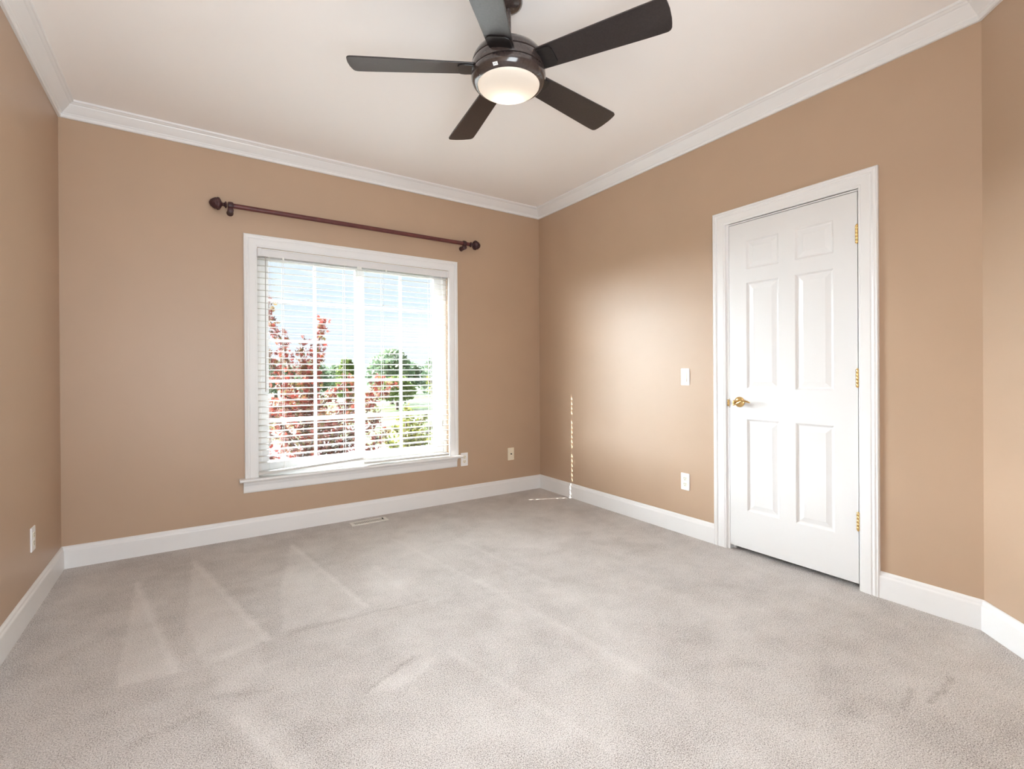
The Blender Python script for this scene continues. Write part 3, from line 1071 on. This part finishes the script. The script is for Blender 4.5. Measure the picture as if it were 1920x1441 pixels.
PALM = []
for k, L_ in enumerate((.55, .85, 1.0, .85, .55)):
    a = math.radians(-80 + 40 * k)
    PALM.append((math.sin(a) * L_, math.cos(a) * L_))
    if k < 4:
        a2 = a + math.radians(20)
        PALM.append((math.sin(a2) * .38, math.cos(a2) * .38))
OVAL = [(0, 0), (.32, .35), (.28, .7), (0, 1), (-.28, .7), (-.32, .35)]
def leaf(bm, p, s, R, shape='palm', flat=.6):
    d = rnd_dir(R)
    d.z = d.z * (1 - flat) + flat * R.choice((.8, 1))
    d.normalize()
    x, y, n_ = frame_of(d)
    a = R.uniform(0, 2 * math.pi)
    x, y = x * math.cos(a) + y * math.sin(a), -x * math.sin(a) + y * math.cos(a)
    if shape == 'palm':
        vs = [bm.verts.new(p - y * s * .12)] + [bm.verts.new(p + (x * u + y * v_) * s - n_ * (abs(u) * .25 * s)) for u, v_ in PALM]
        for i in range(1, len(vs) - 1):
            bm.faces.new((vs[0], vs[i], vs[i + 1]))
    else:
        bm.faces.new([bm.verts.new(p + (x * u + y * (v_ - .5)) * s) for u, v_ in OVAL])

def branch_tree(name, label, loc, trunk, branches, mat, nleaf, size, seed, shape, spread, cat='tree', extra=None, flat=.5):
    """trunk: list of (point, radius); branches: list of point lists; leaves cluster along the branches"""
    R = random.Random(seed)
    t = thing(name, label, cat, loc)
    bm = bmesh.new()
    tube(bm, [p for p, r in trunk], [r for p, r in trunk], 10)
    for b in branches:
        k = len(b)
        tube(bm, b, [.028 * (1 - i / k) + .004 for i in range(k)], 6)
    obj('trunk', bm, M_bark, t)
    bm = bmesh.new()
    lens = [sum((V(b[i + 1]) - V(b[i])).length for i in range(len(b) - 1)) for b in branches]
    tot = sum(lens)
    for b, l in zip(branches, lens):
        for _ in range(int(nleaf * l / tot)):
            u = R.random() ** .8 * (len(b) - 1)
            i = min(int(u), len(b) - 2)
            p = V(b[i]).lerp(V(b[i + 1]), u - i)
            sp_ = spread * (1.15 - .8 * u / (len(b) - 1))
            leaf(bm, p + rnd_dir(R) * sp_ * R.random() ** .6, size * R.uniform(.6, 1.15), R, shape, flat)
    obj('foliage', bm, mat, t)
    return t

R = random.Random(5)
def limb(p0, p1, R, n=5, wob=.10, sag=0):
    p0, p1 = V(p0), V(p1)
    out = []
    for i in range(n):
        u = i / (n - 1)
        p = p0.lerp(p1, u) + rnd_dir(R) * wob * (0 if i == 0 else 1) * (u if i < n - 1 else .3)
        p.z += sag * math.sin(u * math.pi)
        out.append(p)
    return out
# purple-red maple close to the window; local origin at its foot
MX, MY = -1.25, 4.8
br = []
for k in range(36):
    a = R.uniform(0, 2 * math.pi)
    z0 = R.uniform(1.0, 3.6)
    ln = R.uniform(.6, 1.25) * min(1.15, 1.20 - .16 * (z0 - 1.6))
    br.append(limb((0, 0, z0), (math.cos(a) * ln, math.sin(a) * ln, z0 + R.uniform(.1, .7)), R))
br += [limb((0, 0, 3.2), (-.55, .25, 5.40), R, 7, .08), limb((0, 0, 3.3), (.26, -.15, 5.02), R, 7, .06), limb((0, 0, 3.3), (.0, .1, 4.72), R, 6, .08),
       limb((0, 0, 3.0), (-.75, -.1, 4.8), R, 6), limb((.05, 0, 2.4), (1.22, -.82, 3.95), R, 7, .08), limb((.05, 0, 2.5), (.95, -.9, 4.10), R, 6, .08),
       limb((0, 0, 2.2), (1.05, -.7, 3.55), R, 6), limb((0, 0, 2.0), (1.15, -.6, 3.15), R, 6), limb((0, 0, 3.0), (.20, .0, 4.6), R, 5), limb((0, 0, 2.6), (-1.1, .5, 4.4), R, 6),
       limb((.3, -.1, 2.8), (.75, -.4, 4.05), R, 5)]
branch_tree('maple_tree', 'red leaved maple tree close outside the left window half', (MX, MY, GZ),
            [((0, 0, 0), .09), ((.02, 0, 1.2), .075), ((0, .02, 2.4), .06), ((0, 0, 3.4), .035), ((.02, 0, 4.2), .015)], br, M_red, 8200, .082, 3, 'palm', .26)
R = random.Random(8)
br = []
for k in range(30):
    a = R.uniform(0, 2 * math.pi)
    z0 = R.uniform(.6, 2.6)
    ln = R.uniform(.35, .62)
    br.append(limb((0, 0, z0), (math.cos(a) * ln, math.sin(a) * ln, z0 + R.uniform(.3, .85)), R, 4, .06))
br.append(limb((0, 0, 2.4), (.05, 0, 3.40), R, 4, .04))
branch_tree('young_tree', 'yellow green young tree outside the right window half', (1.22, 6.75, GZ),
            [((0, 0, 0), .05), ((0, .02, 1.2), .04), ((.02, 0, 2.6), .02), ((.02, 0, 3.2), .008)], br, M_yel, 4200, .085, 4, 'oval', .22)
R = random.Random(12)
br = []
for k in range(12):
    a = R.uniform(0, 2 * math.pi)
    z0 = R.uniform(2.2, 4.3)
    br.append(limb((0, 0, z0), (math.cos(a) * .42, math.sin(a) * .42, z0 + R.uniform(.2, .6)), R, 4, .05))
branch_tree('slender_tree', 'slender yellow green tree at the right edge of the window', (1.50, 5.2, GZ),
            [((0, 0, 0), .04), ((.02, 0, 2.4), .03), ((0, .02, 4.6), .01)], br, M_yel, 420, .08, 6, 'oval', .16)

# distant trees: crown of leaf clumps on a trunk
def crown_bm(seed, n, lobes, size):
    R = random.Random(seed)
    bm = bmesh.new()
    for _ in range(n):
        c, r = R.choice(lobes)
        d = rnd_dir(R)
        p = V(c) + V((d.x * r[0], d.y * r[1], d.z * r[2])) * (R.uniform(.45, 1) ** .5) * R.uniform(.9, 1.08)
        leaf(bm, p, size * R.uniform(.6, 1.3), R, 'oval', .2)
    return bm
LOBES = [[((0, 0, 5.2), (3.2, 3.0, 2.4)), ((1.7, .5, 4.3), (2.2, 2, 1.8)), ((-1.8, 0, 4.2), (2.2, 2, 1.9)), ((.3, 0, 6.4), (1.8, 1.8, 1.5)), ((0, 0, 2.6), (3.4, 2.6, 1.5))],
         [((0, 0, 4.0), (1.9, 1.9, 3.0)), ((.2, 0, 6.0), (1.2, 1.2, 1.9)), ((0, 0, 2.2), (2.2, 2.0, 1.6))],
         [((-2, 0, 3.4), (2.6, 2.2, 1.9)), ((1.6, 0, 3.0), (2.8, 2.2, 1.8)), ((0, 0, 4.3), (2.2, 2, 1.4))]]
crowns = []
for i, lb in enumerate(LOBES):
    bm = crown_bm(20 + i, 2600, lb, .52)
    me = bpy.data.meshes.new('foliage')
    bm.to_mesh(me); bm.free()
    crowns.append(me)
bm = bmesh.new()
tube(bm, [(0, 0, 0), (.1, 0, 2.0), (0, .1, 4.5)], [.3, .24, .1], 10)
tr_me = bpy.data.meshes.new('trunk')
bm.to_mesh(tr_me); bm.free()
tr_me.materials.append(M_bark)
cm = {}
def far_tree(label, x, y, kind, sc, mat, rz, zs=1.0):
    t = thing('broadleaf_tree', label, 'tree', (x, y, GZ), rz, 'trees beyond the lawn')
    t.scale = (sc, sc, sc * zs)
    key = (kind, mat.name)
    if key not in cm:
        me = crowns[kind].copy()
        me.materials.clear(); me.materials.append(mat)
        cm[key] = me
    for nm, me in (('trunk', tr_me), ('foliage', cm[key])):
        o = bpy.data.objects.new(nm, me)
        COL.objects.link(o)
        o.parent = t
    return t
far_tree('largest round green tree, beyond the lawn in the right window half', 20.2, 61, 0, .98, M_far_haze, .3)
far_tree('tall narrow green tree left of the window mullion', 16.2, 69, 1, .84, M_far2, 1.1)
far_tree('dark green tree behind the top of the red maple', 12.6, 74, 0, .80, M_far_haze, 2.0)
far_tree('green tree at the far left behind the maple', 5.5, 76, 0, .95, M_far_haze, 2.9)
far_tree('green tree at the right edge of the window view', 25.6, 57, 0, .86, M_far_haze, 4.0)
far_tree('low spreading bright green tree right of the mullion', 16.9, 50, 2, .70, M_far2, .6)
far_tree('low wide trees along the far lawn edge, right of centre', 35, 92, 2, 1.15, M_far_haze, .2)
far_tree('low wide trees along the far lawn edge, behind the mullion', 22.5, 97, 2, 1.1, M_far_haze, 2.2)
far_tree('low wide trees along the far lawn edge, left of the mullion', 10, 94, 2, 1.15, M_far_haze, 3.3)
far_tree('low wide trees along the far lawn edge, rightmost', 48, 84, 2, 1.15, M_far_haze, 5.1)
for i, (x, y, lb) in enumerate(((37.5, 101.8, 'small dark shrub on the far lawn, nearest the window muntin'), (43.3, 104, 'small dark shrub on the far lawn, middle of three'), (47, 103, 'small dark shrub on the far lawn, rightmost of three'))):
    bm = crown_bm(40 + i, 160, [((0, 0, .6), (.7, .7, .7))], .4)
    o = obj('shrub', bm, M_far_haze)
    o.location = (x, y, GZ)
    tag(o, lb, 'shrub', 'shrubs on the far lawn')

# parked dark car, mostly below the window edge
car = thing('car', 'dark car parked on the driveway behind the trees', 'car', (2.9, 13.6, GZ + .04), math.radians(62))
def hull(bm, secs):
    rows = []
    for x, hw, z0, z1, tw in secs:
        rows.append([bm.verts.new((x, y, z)) for y, z in ((-hw, z0), (hw, z0), (hw, (z0 + z1) / 2), (tw, z1), (-tw, z1), (-hw, (z0 + z1) / 2))])
    for a, b in zip(rows, rows[1:]):
        for i in range(6):
            bm.faces.new((a[i], a[(i + 1) % 6], b[(i + 1) % 6], b[i]))
    bm.faces.new(rows[0][::-1]); bm.faces.new(rows[-1])
bm = bmesh.new()
hull(bm, [(-2.25, .70, .35, .72, .60), (-2.1, .86, .25, .92, .76), (-1.0, .90, .22, .98, .82), (.8, .90, .22, .98, .82), (1.9, .86, .25, .84, .74), (2.25, .70, .32, .62, .60)])
obj('body', bm, M_carp, car, bevel=.05)
bm = bmesh.new()
hull(bm, [(-1.75, .78, .94, .96, .74), (-1.0, .80, .94, 1.42, .60), (.2, .80, .94, 1.44, .60), (1.05, .78, .94, .97, .72)])
obj('cabin_glass', bm, M_carg, car, bevel=.03)
bm = bmesh.new()
hull(bm, [(-1.02, .60, 1.40, 1.45, .54), (-.4, .62, 1.42, 1.49, .54), (.22, .60, 1.41, 1.46, .54)])
obj('roof', bm, M_carp, car, bevel=.01)
for x in (-1.4, 1.4):
    for s in (-1, 1):
        bm = bmesh.new()
        lathe(bm, [(.20, -.11), (.31, -.10), (.33, -.07), (.33, .07), (.31, .10), (.20, .11)], (x, s * .80, .33), (0, 1, 0), 24)
        obj('wheel', bm, M_tyre, car, smooth=True)
